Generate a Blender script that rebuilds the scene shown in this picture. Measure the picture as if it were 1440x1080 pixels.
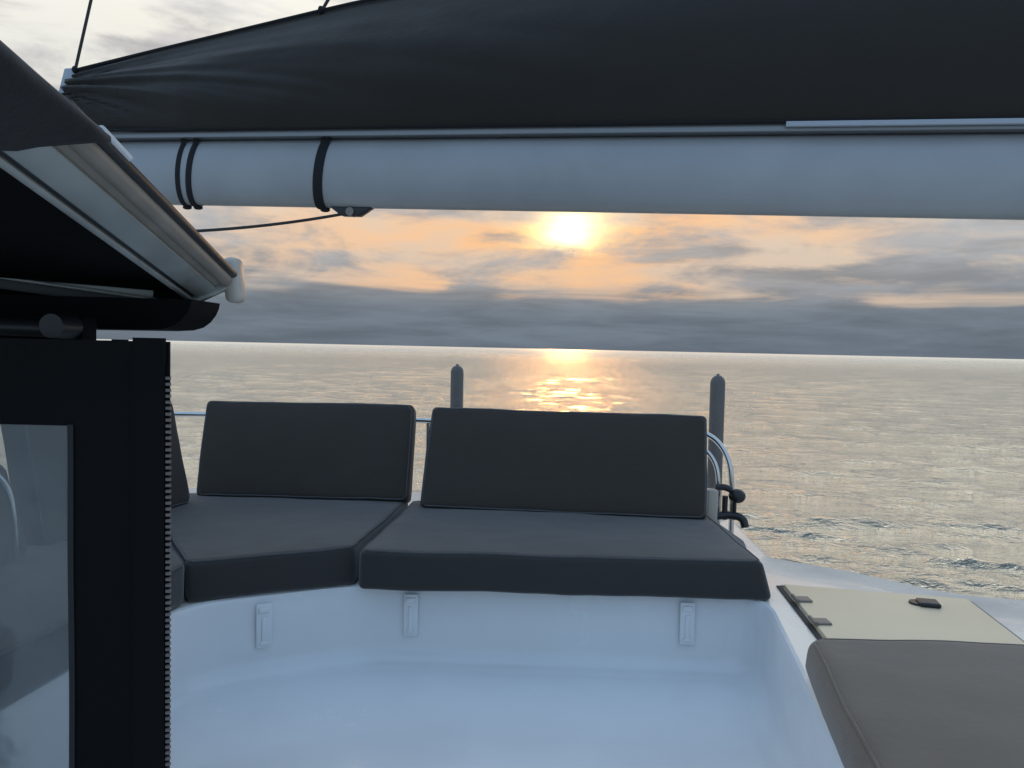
import bpy, bmesh, math, random
import numpy as np
from mathutils import Vector, Matrix, noise as mn

for o in list(bpy.data.objects): bpy.data.objects.remove(o)
scene = bpy.context.scene
COL = scene.collection
random.seed(4)
V = Vector
CAM_Z = 4.3

# ------------------------------------------------------------------ camera
cam_d = bpy.data.cameras.new('camera')
cam = bpy.data.objects.new('camera', cam_d); COL.objects.link(cam)
cam_d.sensor_width = 36; cam_d.lens = 27
cam_d.clip_start = 0.05; cam_d.clip_end = 80000
cam.matrix_world = Matrix.Translation((0, 0, CAM_Z)) @ Matrix.Rotation(math.radians(90 - 2.68), 4, 'X') @ Matrix.Rotation(math.radians(1.25), 4, 'Z')
scene.camera = cam

# ------------------------------------------------------------------ exposure
scene.view_settings.view_transform = 'Standard'
scene.view_settings.look = 'None'
scene.view_settings.exposure = 0.0
scene.view_settings.gamma = 1.0
scene.view_settings.use_curve_mapping = False

SUN_EL, SUN_AZ = math.radians(8.65), math.radians(3.955)      # azimuth measured from +Y towards +X
S = V((math.sin(SUN_AZ) * math.cos(SUN_EL), math.cos(SUN_AZ) * math.cos(SUN_EL), math.sin(SUN_EL)))

# ------------------------------------------------------------------ node helper
class NT:
    def __init__(s, tree): s.t = tree
    def n(s, kind, **kw):
        nd = s.t.nodes.new(kind)
        for k, v in kw.items(): setattr(nd, k, v)
        return nd
    def put(s, sock, v):
        if isinstance(v, bpy.types.NodeSocket): s.t.links.new(v, sock)
        elif v is not None:
            if isinstance(v, (tuple, list)) and len(v) == 3 and sock.type == 'RGBA': v = (*v, 1)
            sock.default_value = v
    def m(s, op, a, b=None, c=None, clamp=False):
        nd = s.n('ShaderNodeMath', operation=op, use_clamp=clamp)
        for i, v in enumerate((a, b, c)): s.put(nd.inputs[i], v)
        return nd.outputs[0]
    def smooth(s, x, lo, hi, a=0.0, b=1.0):
        nd = s.n('ShaderNodeMapRange', interpolation_type='SMOOTHSTEP')
        s.put(nd.inputs['Value'], x); s.put(nd.inputs['From Min'], lo); s.put(nd.inputs['From Max'], hi)
        s.put(nd.inputs['To Min'], a); s.put(nd.inputs['To Max'], b)
        return nd.outputs[0]
    def mix(s, f, a, b, mode='MIX'):
        nd = s.n('ShaderNodeMix', data_type='RGBA', blend_type=mode)
        s.put(nd.inputs[0], f); s.put(nd.inputs[6], a); s.put(nd.inputs[7], b)
        return nd.outputs[2]
    def ramp(s, x, pts):
        nd = s.n('ShaderNodeValToRGB'); cr = nd.color_ramp
        while len(cr.elements) < len(pts): cr.elements.new(0.5)
        for e, (p, c) in zip(cr.elements, pts): e.position = p; e.color = (*c, 1)
        s.put(nd.inputs[0], x); return nd.outputs[0]
    def noise(s, vec, scale, detail=4, rough=0.5, dist=0.0, dims='3D'):
        nd = s.n('ShaderNodeTexNoise', noise_dimensions=dims)
        s.put(nd.inputs['Vector'], vec); s.put(nd.inputs['Scale'], scale); s.put(nd.inputs['Detail'], detail)
        s.put(nd.inputs['Roughness'], rough); s.put(nd.inputs['Distortion'], dist)
        return nd.outputs['Fac']
    def comb(s, x, y, z):
        nd = s.n('ShaderNodeCombineXYZ')
        for i, v in enumerate((x, y, z)): s.put(nd.inputs[i], v)
        return nd.outputs[0]
    def sep(s, v):
        nd = s.n('ShaderNodeSeparateXYZ'); s.put(nd.inputs[0], v); return nd.outputs

# ------------------------------------------------------------------ world: sky at sunset with layered cloud
world = bpy.data.worlds.new('World'); scene.world = world; world.use_nodes = True
wt = world.node_tree; wt.nodes.clear(); w = NT(wt)
gen = w.n('ShaderNodeTexCoord').outputs['Generated']
x, y, z0 = w.sep(gen)
z = w.m('MAXIMUM', z0, 0.0)
nish = w.n('ShaderNodeTexSky', sky_type='NISHITA', sun_disc=False, sun_elevation=SUN_EL, sun_rotation=SUN_AZ)
high = w.mix(1.0, nish.outputs[0], (0.10, 0.10, 0.10), 'MULTIPLY')
front = w.smooth(y, -0.35, 0.75)
den = w.m('ADD', z, 0.07)
px = w.m('DIVIDE', x, den); py = w.m('DIVIDE', y, den)
pv = w.comb(px, py, 0.0)
nA = w.noise(pv, 0.55, 7, 0.52, 0.8)
nB = w.noise(w.comb(w.m('MULTIPLY', x, 7.0), w.m('MULTIPLY', y, 7.0), w.m('MULTIPLY', z, 24.0)), 1.0, 8, 0.60, 0.35)
nz = w.m('ADD', w.m('MULTIPLY', nA, 0.48), w.m('MULTIPLY', nB, 0.52))
dx = w.m('SUBTRACT', x, S.x); dz = w.m('SUBTRACT', z, S.z)
# distance to the sun, wide
r2 = w.m('ADD', w.m('POWER', w.m('DIVIDE', dx, 0.40), 2.0), w.m('POWER', w.m('DIVIDE', dz, 0.16), 2.0))
warm = w.m('MULTIPLY', w.m('EXPONENT', w.m('MULTIPLY', r2, -1.0)), w.smooth(y, 0, 0.4))
gap = w.ramp(z, [(0.0, (0.36, 0.38, 0.38)), (0.09, (0.62, 0.54, 0.46)), (0.17, (0.70, 0.66, 0.58)), (0.27, (0.80, 0.81, 0.76)), (0.50, (1.12, 1.08, 0.98)), (1.0, (0.55, 0.82, 1.20))])
pn = w.smooth(w.noise(w.comb(w.m('MULTIPLY', x, 5.0), w.m('MULTIPLY', z, 16.0), 2.2), 1.0, 3, 0.5), 0.36, 0.60, 0.30, 1.0)
gap = w.mix(w.m('MULTIPLY', w.m('MULTIPLY', warm, 0.95), pn), gap, (1.05, 0.58, 0.27))
cld = w.ramp(z, [(0.0, (0.140, 0.172, 0.212)), (0.05, (0.165, 0.20, 0.24)), (0.11, (0.33, 0.36, 0.39)), (0.20, (0.45, 0.46, 0.47)), (0.34, (0.54, 0.53, 0.53)), (0.55, (1.0, 1.04, 1.03)), (1.0, (0.50, 0.76, 1.12))])
cld = w.mix(w.m('MULTIPLY', w.m('MULTIPLY', warm, 0.34), w.smooth(z, 0.035, 0.10)), cld, (0.62, 0.44, 0.32))
tex = w.smooth(w.noise(w.comb(w.m('MULTIPLY', x, 5.0), w.m('MULTIPLY', y, 5.0), w.m('MULTIPLY', z, 40.0)), 1.0, 7, 0.6, 0.3), 0.3, 0.7, 0.84, 1.20)
cld = w.mix(1.0, cld, w.comb(tex, tex, tex), 'MULTIPLY')
low = w.smooth(w.m('ADD', z, w.m('MULTIPLY', w.m('SUBTRACT', nB, 0.5), 0.10)), 0.025, 0.085, 0.26, 0.0)
mask = w.smooth(w.m('ADD', nz, low), 0.44, 0.585)
skyf = w.mix(mask, gap, cld)
# bank of cloud that cuts the lower edge of the sun
wob = w.m('MULTIPLY', w.m('SUBTRACT', w.noise(w.comb(x, w.m('MULTIPLY', z, 2.0), 3.1), 18.0, 5, 0.65), 0.5), 0.045)
bank = w.smooth(w.m('ADD', z, wob), 0.116, 0.134)
g2 = w.m('ADD', w.m('POWER', w.m('DIVIDE', dx, 0.052), 2.0), w.m('POWER', w.m('DIVIDE', dz, 0.034), 2.0))
glow = w.m('MULTIPLY', w.m('EXPONENT', w.m('MULTIPLY', g2, -1.0)), w.smooth(y, 0, 0.4))
c2 = w.m('ADD', w.m('POWER', w.m('DIVIDE', dx, 0.030), 2.0), w.m('POWER', w.m('DIVIDE', dz, 0.022), 2.0))
core = w.m('MULTIPLY', w.m('EXPONENT', w.m('MULTIPLY', c2, -1.0)), w.smooth(y, 0, 0.4))
glowm = w.m('MULTIPLY', w.m('MULTIPLY', glow, w.m('ADD', w.m('MULTIPLY', bank, 0.94), 0.06)), w.smooth(nB, 0.30, 0.62, 1.25, 0.6))
corem = w.m('MULTIPLY', w.m('MULTIPLY', core, w.smooth(nB, 0.25, 0.70, 1.3, 0.45)), w.m('ADD', w.m('MULTIPLY', bank, 0.97), 0.03))
def scale(col, f): return w.mix(1.0, col, w.comb(f, f, f), 'MULTIPLY')
skyf = w.mix(1.0, skyf, scale((1.15, 0.72, 0.16), glowm), 'ADD')
skyf = w.mix(1.0, skyf, scale((2.4, 1.9, 0.9), corem), 'ADD')
back = w.ramp(z, [(0.0, (0.46, 0.60, 0.74)), (0.25, (0.46, 0.68, 0.97)), (1.0, (0.50, 0.78, 1.20))])
back = w.mix(0.25, back, high)
total = w.mix(front, back, skyf)
bg = w.n('ShaderNodeBackground'); w.put(bg.inputs['Color'], total); bg.inputs['Strength'].default_value = 1.0
out = w.n('ShaderNodeOutputWorld'); wt.links.new(bg.outputs[0], out.inputs[0])
world.cycles.sampling_method = 'MANUAL'; world.cycles.sample_map_resolution = 1024

# ------------------------------------------------------------------ sun
sd = bpy.data.lights.new('sun', 'SUN'); sd.energy = 0.10; sd.angle = math.radians(3.0); sd.color = (1.0, 0.46, 0.14)
so = bpy.data.objects.new('sun', sd); COL.objects.link(so)
so.rotation_euler = S.to_track_quat('Z', 'Y').to_euler()

# ------------------------------------------------------------------ materials
def mat(name, color, rough=0.5, metal=0.0, bump=None, var=None, spec=0.5, sheen=0.0, coat=0.0, tint2=None):
    """bump: list of (scale, detail, strength, distance); var: (scale, amount)"""
    m = bpy.data.materials.new(name); m.use_nodes = True
    t = NT(m.node_tree); b = m.node_tree.nodes['Principled BSDF']
    obj = t.n('ShaderNodeTexCoord').outputs['Object']
    b.inputs['Roughness'].default_value = rough; b.inputs['Metallic'].default_value = metal
    b.inputs['Specular IOR Level'].default_value = spec
    b.inputs['Sheen Weight'].default_value = sheen; b.inputs['Coat Weight'].default_value = coat
    c = tuple(color)
    if var:
        n = t.noise(obj, var[0], 6, 0.6)
        lo = tuple(v * (1 - var[1]) for v in c); hi = tint2 or tuple(min(1, v * (1 + var[1])) for v in c)
        t.put(b.inputs['Base Color'], t.ramp(n, [(0.3, lo), (0.7, hi)]))
        t.put(b.inputs['Roughness'], t.smooth(n, 0.3, 0.7, max(0, rough - 0.06), min(1, rough + 0.06)))
    else: b.inputs['Base Color'].default_value = (*c, 1)
    prev = None
    for sc, de, st, di in (bump or []):
        bn = t.n('ShaderNodeBump'); bn.inputs['Strength'].default_value = st; bn.inputs['Distance'].default_value = di
        t.put(bn.inputs['Height'], t.noise(obj, sc, de, 0.6))
        if prev: t.put(bn.inputs['Normal'], prev)
        prev = bn.outputs[0]
    if prev: t.put(b.inputs['Normal'], prev)
    return m

def woven(name, color, sheen=0.3):
    m = mat(name, color, 0.85, 0, [(5, 4, 0.25, 0.012), (40, 3, 0.12, 0.002)], (9, 0.10), 0.3, sheen)
    t = NT(m.node_tree); b = m.node_tree.nodes['Principled BSDF']
    prev = b.inputs['Normal'].links[0].from_socket
    obj = t.n('ShaderNodeTexCoord').outputs['Object']
    h = None
    for ax in ('X', 'Y', 'Z'):
        wv = t.n('ShaderNodeTexWave', bands_direction=ax); t.put(wv.inputs['Vector'], obj)
        wv.inputs['Scale'].default_value = 120; wv.inputs['Distortion'].default_value = 1.5
        h = wv.outputs['Fac'] if h is None else t.m('ADD', h, wv.outputs['Fac'])
    bn = t.n('ShaderNodeBump'); bn.inputs['Strength'].default_value = 0.25; bn.inputs['Distance'].default_value = 0.0006
    t.put(bn.inputs['Height'], h); t.put(bn.inputs['Normal'], prev); t.put(b.inputs['Normal'], bn.outputs[0])
    return m

M = {}
M['fabric'] = woven('cushion_fabric', (0.036, 0.033, 0.030))
M['fabric_back'] = woven('backrest_fabric', (0.052, 0.043, 0.036), 0.1)
M['pad'] = woven('sunlit_pad_fabric', (0.155, 0.115, 0.078))  # cushion fabric again, lightened and warmed to carry the sunlight on the pad
M['piping'] = mat('piping_fabric', (0.075, 0.075, 0.078), 0.8)
M['gelcoat'] = mat('gelcoat', (0.80, 0.80, 0.80), 0.22, 0, [(2.2, 3, 0.10, 0.01), (90, 2, 0.02, 0.001)], (3, 0.03), 0.5, 0, 0.3)
M['deck_white'] = mat('deck_gelcoat', (0.90, 0.85, 0.76), 0.25, 0, [(3, 3, 0.08, 0.01), (180, 2, 0.10, 0.0008)], (4, 0.03), 0.5, 0, 0.5)
M['nonskid'] = mat('cream_nonskid', (0.82, 0.67, 0.45), 0.45, 0, [(260, 2, 0.35, 0.001)], (5, 0.04), 0.5)
M['rubber'] = mat('rubber', (0.02, 0.02, 0.021), 0.7)
M['grey_seal'] = mat('grey_seal', (0.16, 0.16, 0.165), 0.6)
M['steel'] = mat('stainless_steel', (0.62, 0.62, 0.62), 0.18, 1.0)
M['dull_steel'] = mat('dull_fitting', (0.24, 0.20, 0.175), 0.5, 0.2)
M['black_plastic'] = mat('black_plastic', (0.015, 0.015, 0.018), 0.4)
M['boom'] = mat('boom_paint', (0.36, 0.365, 0.375), 0.45, 0, [(1.5, 3, 0.05, 0.01)], (2.5, 0.08), 0.5, 0, 0.1)
M['track'] = mat('boom_track', (0.28, 0.29, 0.31), 0.4, 0.6)
M['cover'] = mat('sail_cover_cloth', (0.027, 0.023, 0.020), 0.8, 0, [(6, 5, 0.35, 0.02), (60, 3, 0.2, 0.002)], (4, 0.15), 0.3, 0.15)
M['webbing'] = mat('webbing', (0.008, 0.008, 0.010), 0.85, 0, [(400, 2, 0.3, 0.001)])
M['rope'] = mat('dark_rope', (0.04, 0.04, 0.04), 0.85, 0, [(300, 2, 0.5, 0.002)])
M['pale_web'] = mat('pale_webbing', (0.42, 0.45, 0.50), 0.7)
M['alu'] = mat('aluminium_rail', (0.36, 0.365, 0.34), 0.42, 0.35, [(30, 3, 0.05, 0.001)], (12, 0.08))
M['alu_brown'] = mat('weathered_rail', (0.30, 0.255, 0.21), 0.5, 0.2, [(30, 3, 0.1, 0.001)], (12, 0.12))
M['alu_dark'] = mat('dark_rail', (0.05, 0.052, 0.055), 0.45, 0.6)
M['canopy'] = mat('canopy_fabric', (0.022, 0.021, 0.022), 0.8, 0, [(14, 4, 0.4, 0.01), (150, 2, 0.2, 0.001)], (10, 0.15), 0.2, 0.08)
M['canopy_under'] = mat('canopy_lining', (0.004, 0.004, 0.0045), 0.8, 0, [(12, 4, 0.3, 0.01)], None, 0.12)
M['vinyl'] = mat('black_vinyl', (0.0045, 0.0045, 0.005), 0.62, 0, [(9, 4, 0.25, 0.01), (200, 2, 0.15, 0.0006)], (8, 0.15), 0.14)
M['zip'] = mat('zip_teeth', (0.20, 0.16, 0.15), 0.4)
M['cap'] = mat('cream_cap', (0.50, 0.44, 0.37), 0.4)
M['white'] = mat('sun_streak_white', (0.72, 0.73, 0.75), 0.35)  # white that paints the sunlit streak on the canopy lip
M['post'] = mat('grey_post', (0.13, 0.12, 0.115), 0.5, 0, [(40, 3, 0.1, 0.001)], (20, 0.1))
M['antifoul'] = mat('hull_paint', (0.65, 0.66, 0.68), 0.3)

def clear_vinyl():
    m = bpy.data.materials.new('clear_vinyl'); m.use_nodes = True
    t = NT(m.node_tree); t.t.nodes.clear()
    obj = t.n('ShaderNodeTexCoord').outputs['Object']
    bn = t.n('ShaderNodeBump'); bn.inputs['Strength'].default_value = 0.5; bn.inputs['Distance'].default_value = 0.01
    t.put(bn.inputs['Height'], t.noise(obj, 4, 3))
    tr = t.n('ShaderNodeBsdfTransparent'); tr.inputs[0].default_value = (0.80, 0.83, 0.84, 1)
    gl = t.n('ShaderNodeBsdfGlossy'); gl.inputs['Roughness'].default_value = 0.08; t.put(gl.inputs['Normal'], bn.outputs[0])
    df = t.n('ShaderNodeBsdfDiffuse'); df.inputs[0].default_value = (0.5, 0.53, 0.55, 1)
    fr = t.n('ShaderNodeFresnel'); fr.inputs[0].default_value = 1.45
    t.put(fr.inputs['Normal'], bn.outputs[0])
    a = t.n('ShaderNodeMixShader'); t.put(a.inputs[0], t.smooth(t.noise(obj, 3, 5, 0.6), 0.3, 0.8, 0.10, 0.26)); t.t.links.new(tr.outputs[0], a.inputs[1]); t.t.links.new(df.outputs[0], a.inputs[2])
    b = t.n('ShaderNodeMixShader'); t.put(b.inputs[0], fr.outputs[0]); t.t.links.new(a.outputs[0], b.inputs[1]); t.t.links.new(gl.outputs[0], b.inputs[2])
    o = t.n('ShaderNodeOutputMaterial'); t.t.links.new(b.outputs[0], o.inputs[0])
    return m
M['clear'] = clear_vinyl()

def sea_mat():
    m = bpy.data.materials.new('sea_water'); m.use_nodes = True
    t = NT(m.node_tree); b = t.t.nodes['Principled BSDF']
    pos = t.n('ShaderNodeNewGeometry').outputs['Position']
    X, Y, Z = t.sep(pos)
    dist = t.m('SQRT', t.m('ADD', t.m('MULTIPLY', X, X), t.m('MULTIPLY', Y, Y)))
    rough = t.smooth(dist, 15, 700, 0.06, 0.30)
    # fine ripples, stretched across the wind; they fade where they are far below a pixel
    st = t.comb(t.m('MULTIPLY', X, 0.55), Y, 0.0)
    n1 = t.noise(st, 1.5, 6, 0.66, 0.2)
    n2 = t.noise(st, 5.0, 4, 0.60, 0.2)
    b1 = t.n('ShaderNodeBump'); t.put(b1.inputs['Height'], n1); t.put(b1.inputs['Distance'], t.smooth(dist, 60, 700, 0.30, 0.9))
    t.put(b1.inputs['Strength'], t.smooth(dist, 15, 60, 0.6, 0.95))
    b2 = t.n('ShaderNodeBump'); t.put(b2.inputs['Height'], n2); b2.inputs['Distance'].default_value = 0.09
    t.put(b2.inputs['Strength'], t.smooth(dist, 10, 160, 0.7, 0.1)); t.put(b2.inputs['Normal'], b1.outputs[0])
    # water: mirror-like at grazing angles, dark green body where a ripple faces the viewer
    lw = t.n('ShaderNodeLayerWeight'); t.put(lw.inputs['Normal'], b2.outputs[0])
    cosv = t.m('SUBTRACT', 1.0, lw.outputs['Facing'])
    fac = t.smooth(cosv, 0.08, 0.64, 0.99, 0.06)
    gl = t.n('ShaderNodeBsdfGlossy'); gl.inputs['Color'].default_value = (1.0, 0.97, 0.895, 1)
    t.put(gl.inputs['Roughness'], rough); t.put(gl.inputs['Normal'], b2.outputs[0])
    df = t.n('ShaderNodeBsdfDiffuse'); df.inputs['Color'].default_value = (0.085, 0.098, 0.08, 1)
    mx = t.n('ShaderNodeMixShader'); t.put(mx.inputs[0], fac)
    t.t.links.new(df.outputs[0], mx.inputs[1]); t.t.links.new(gl.outputs[0], mx.inputs[2])
    o = t.t.nodes['Material Output']; t.t.links.new(mx.outputs[0], o.inputs[0]); t.t.nodes.remove(b)
    return m
M['sea'] = sea_mat()

# ------------------------------------------------------------------ object helpers
def tag(o, label=None, cat=None, group=None, kind=None):
    if label: o['label'] = label
    if cat: o['category'] = cat
    if group: o['group'] = group
    if kind: o['kind'] = kind
    return o
def empty(name, loc, label, cat, group=None):
    o = bpy.data.objects.new(name, None); o.empty_display_size = 0.1; COL.objects.link(o); o.location = loc
    return tag(o, label, cat, group)
def link(name, verts, faces, m, parent=None, smooth=None):
    """world-space verts; the object sits under its parent without moving"""
    me = bpy.data.meshes.new(name); me.from_pydata([tuple(v) for v in verts], [], faces)
    bm = bmesh.new(); bm.from_mesh(me); bmesh.ops.remove_doubles(bm, verts=bm.verts, dist=1e-6)
    bmesh.ops.recalc_face_normals(bm, faces=bm.faces); bm.to_mesh(me); bm.free()
    o = bpy.data.objects.new(name, me); COL.objects.link(o); me.materials.append(m)
    if smooth is not None:
        me.shade_smooth()
        me.set_sharp_from_angle(angle=math.radians(smooth))
    if parent:
        o.parent = parent
        off = world_loc(parent); o.location = -off
    else:
        c = sum((v.co for v in me.vertices), V()) / len(me.vertices)
        lo = min(v.co.z for v in me.vertices); c.z = lo
        for v in me.vertices: v.co -= c
        o.location = c
    return o
def world_loc(o):
    p = V(o.location)
    while o.parent: o = o.parent; p += V(o.location)
    return p
class G:
    """collects geometry"""
    def __init__(s): s.v = []; s.f = []
    def add(s, v, f):
        k = len(s.v); s.v += [V(a) for a in v]; s.f += [tuple(i + k for i in q) for q in f]; return s
    def hexa(s, c, bev=0.0):
        """8 corners: bottom loop then top loop; optional bevel"""
        f = [(3, 2, 1, 0), (4, 5, 6, 7), (0, 1, 5, 4), (1, 2, 6, 5), (2, 3, 7, 6), (3, 0, 4, 7)]
        if bev <= 0: return s.add(c, f)
        bm = bmesh.new(); vs = [bm.verts.new(a) for a in c]
        for q in f: bm.faces.new([vs[i] for i in q])
        bmesh.ops.recalc_face_normals(bm, faces=bm.faces)
        bmesh.ops.bevel(bm, geom=list(bm.edges), offset=bev, segments=3, profile=0.5, affect='EDGES')
        bm.verts.ensure_lookup_table()
        for i, a in enumerate(bm.verts): a.index = i
        s.add([a.co.copy() for a in bm.verts], [tuple(a.index for a in q.verts) for q in bm.faces]); bm.free(); return s
    def box(s, c, sz, bev=0.0, rot=None):
        R = rot or Matrix.Identity(3); c = V(c); a, b, h = (k / 2 for k in sz)
        pts = [c + R @ V(p) for p in ((-a, -b, -h), (a, -b, -h), (a, b, -h), (-a, b, -h), (-a, -b, h), (a, -b, h), (a, b, h), (-a, b, h))]
        return s.hexa(pts, bev)
    def prism(s, loop, z0, z1):
        n = len(loop)
        return s.add([(a, b, z0) for a, b in loop] + [(a, b, z1) for a, b in loop],
                     [tuple(range(n))[::-1], tuple(range(n, 2 * n))] + [(i, (i + 1) % n, n + (i + 1) % n, n + i) for i in range(n)])
    def tube(s, pts, r, n=12, cap=True):
        pts = [V(p) for p in pts]; rr = r if isinstance(r, (list, tuple)) else [r] * len(pts)
        t0 = (pts[1] - pts[0]).normalized()
        up = V((0, 0, 1)) if abs(t0.z) < 0.9 else V((1, 0, 0))
        nrm = t0.cross(up).normalized(); vs = []; fs = []
        for i, p in enumerate(pts):
            t = (pts[min(i + 1, len(pts) - 1)] - pts[max(i - 1, 0)]).normalized()
            nrm = (nrm - t * nrm.dot(t)).normalized(); bn = t.cross(nrm)
            for k in range(n):
                a = 2 * math.pi * k / n; vs.append(p + (nrm * math.cos(a) + bn * math.sin(a)) * rr[i])
        for i in range(len(pts) - 1):
            for k in range(n):
                fs.append((i * n + k, i * n + (k + 1) % n, (i + 1) * n + (k + 1) % n, (i + 1) * n + k))
        if cap: fs += [tuple(range(n))[::-1], tuple(range((len(pts) - 1) * n, len(pts) * n))]
        return s.add(vs, fs)
    def make(s, name, m, parent=None, smooth=None): return link(name, s.v, s.f, m, parent, smooth)
def smooth_path(p, it=3, closed=False):
    p = [V(a) for a in p]
    for _ in range(it):
        q = [] if closed else [p[0]]
        n = len(p)
        for i in range(n if closed else n - 1):
            a, b = p[i], p[(i + 1) % n]; q += [a * 0.75 + b * 0.25, a * 0.25 + b * 0.75]
        if not closed: q.append(p[-1])
        p = q
    return p
def ball(g, c, r, sx=1, sy=1, sz=1, n=16):
    vs = []; fs = []
    for i in range(n // 2 + 1):
        th = math.pi * i / (n // 2)
        for k in range(n):
            ph = 2 * math.pi * k / n
            vs.append(V(c) + V((r * sx * math.sin(th) * math.cos(ph), r * sy * math.sin(th) * math.sin(ph), r * sz * math.cos(th))))
    for i in range(n // 2):
        for k in range(n): fs.append((i * n + k, i * n + (k + 1) % n, (i + 1) * n + (k + 1) % n, (i + 1) * n + k))
    return g.add(vs, fs)

# ------------------------------------------------------------------ sea
# small crests thrown off by the hull: (path on the water, height, half width)
WAKE = [([(5.6, 18.9), (6.5, 18.4), (7.1, 18.0), (8.0, 17.6)], 0.10, 0.16), ([(8.9, 15.9), (9.6, 15.8), (10.2, 15.4), (10.8, 14.7), (11.6, 14.4), (13.5, 13.8)], 0.11, 0.16),
        ([(10.5, 18.6), (12.0, 18.2), (13.6, 18.0)], 0.06, 0.15), ([(3.5, 24.0), (5.0, 23.5), (6.0, 23.6)], 0.08, 0.2)]
def build_sea():
    rng = np.random.default_rng(11)
    NR, NA = 800, 1100
    r = np.geomspace(5, 420, NR)
    r = np.concatenate([r, np.geomspace(450, 60000, 46)])
    a = np.linspace(0, 2 * np.pi, NA, endpoint=False)
    Rr, A = np.meshgrid(r, a, indexing='ij')
    X = Rr * np.sin(A); Y = Rr * np.cos(A); H = np.zeros_like(X)
    step = Rr * (2 * np.pi / NA); stepr = Rr * (math.log(420 / 5) / NR)
    res = np.maximum(step, stepr)
    for i in range(64):
        L = 0.42 * (7 / 0.42) ** (rng.random() ** 1.5)
        th = rng.normal(1.40, 0.42)              # direction of travel, mostly along the line of sight
        k = 2 * np.pi / L; amp = 0.0074 * L ** 0.62 * (0.6 + 0.8 * rng.random())
        ph = rng.random() * 6.28
        fade = np.clip((L / res - 2.5) / 4, 0, 1)
        q = k * (X * math.cos(th) + Y * math.sin(th)) + ph + 0.8 * np.sin(0.21 * k * (X * math.sin(th) - Y * math.cos(th)) + ph * 2)
        s = np.sin(q); H += amp * fade * (s + 0.35 * (1 - np.abs(np.cos(q / 2)) * 1.5))
    for path, ht, wd in WAKE:
        P_ = np.array(path)
        for (xa, ya), (xb, yb) in zip(P_[:-1], P_[1:]):
            L2 = (xb - xa) ** 2 + (yb - ya) ** 2
            t_ = np.clip(((X - xa) * (xb - xa) + (Y - ya) * (yb - ya)) / L2, 0, 1)
            dd = (X - xa - t_ * (xb - xa)) ** 2 + (Y - ya - t_ * (yb - ya)) ** 2
            H = np.maximum(H, H * 0.5 + ht * np.exp(-dd / wd ** 2))
    H *= np.clip((3000 - Rr) / 2000, 0, 1)
    n = len(r) * NA
    co = np.stack([X, Y, H], -1).reshape(-1, 3).astype(np.float32)
    i = np.arange(len(r) - 1)[:, None] * NA; j = np.arange(NA)[None, :]; j2 = (j + 1) % NA
    quads = np.stack([i + j, i + NA + j, i + NA + j2, i + j2], -1).reshape(-1, 4)[:, ::-1]
    me = bpy.data.meshes.new('sea')
    me.vertices.add(n); me.vertices.foreach_set('co', co.ravel())
    me.loops.add(quads.size); me.loops.foreach_set('vertex_index', quads.ravel().astype(np.int32))
    me.polygons.add(len(quads)); me.polygons.foreach_set('loop_start', np.arange(0, quads.size, 4, dtype=np.int32))
    me.update(calc_edges=True); me.shade_smooth(); me.materials.append(M['sea'])
    o = bpy.data.objects.new('sea', me); COL.objects.link(o); tag(o, kind='structure')
build_sea()

# ------------------------------------------------------------------ yacht
FLOOR, DECK, SEAT, PAD = 3.26, 3.51, 3.64, 3.62
yacht = empty('yacht', (0.2, 1.5, 0.3), 'white catamaran yacht whose moulded upper deck carries the sofa, hatch and cushions', 'yacht')

well = [(-1.30, -0.9), (-1.14, 0.9), (-1.067, 1.588), (-0.975, 2.262), (-0.50, 2.498), (0.835, 2.465), (0.657, 1.437), (0.50, 0.45), (0.30, -0.9)]
# round the corners of the footwell
def round_poly(P, rad, seg=8):
    out = []; n = len(P)
    for i in range(n):
        a, b, c = V((*P[i - 1], 0)), V((*P[i], 0)), V((*P[(i + 1) % n], 0))
        u, v = (a - b), (c - b); d = min(rad, u.length * 0.4, v.length * 0.4)
        p, q = b + u.normalized() * d, b + v.normalized() * d
        for k in range(seg + 1):
            t = k / seg; out.append(((1 - t) ** 2 * p + 2 * t * (1 - t) * b + t * t * q).xy)
    return [tuple(p) for p in out]
wr = round_poly(well, 0.16)
def inset(P, d):
    n = len(P); out = []
    for i in range(n):
        a, b, c = V(P[i - 1]), V(P[i]), V(P[(i + 1) % n])
        e1, e2 = (b - a).normalized(), (c - b).normalized()
        n1, n2 = V((e1.y, -e1.x)), V((e2.y, -e2.x)); m = (n1 + n2)
        m = m / max(0.35, m.length_squared) * 2 if m.length > 1e-6 else n1
        out.append(tuple(b + m * d))
    return out
g = G()
R_ = 0.07; prof = [(-0.012, DECK + 0.002), (-0.003, DECK - 0.002), (0.0, DECK - 0.012)]
prof += [(0.012 * (1 - (h - FLOOR - R_) / (DECK - FLOOR - R_)), h) for h in np.linspace(DECK - 0.03, FLOOR + R_, 5)]
prof += [(0.012 + R_ * (1 - math.cos(t)), FLOOR + R_ - R_ * math.sin(t)) for t in np.linspace(0.15, math.pi / 2, 9)]
prof += [(0.012 + R_ + 0.004, FLOOR)]
rings = [[(*p, h) for p in inset(wr, d)] for d, h in prof]
n = len(wr)
for k, r_ in enumerate(rings): g.add(r_, [])
for k in range(len(rings) - 1):
    for i in range(n): g.f.append((k * n + i, k * n + (i + 1) % n, (k + 1) * n + (i + 1) % n, (k + 1) * n + i))
kf = len(g.v); g.add([(-0.15, 0.8, FLOOR)], [])
for i in range(n): g.f.append(((len(rings) - 1) * n + i, (len(rings) - 1) * n + (i + 1) % n, kf))
g.make('footwell', M['gelcoat'], yacht, 40)

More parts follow.
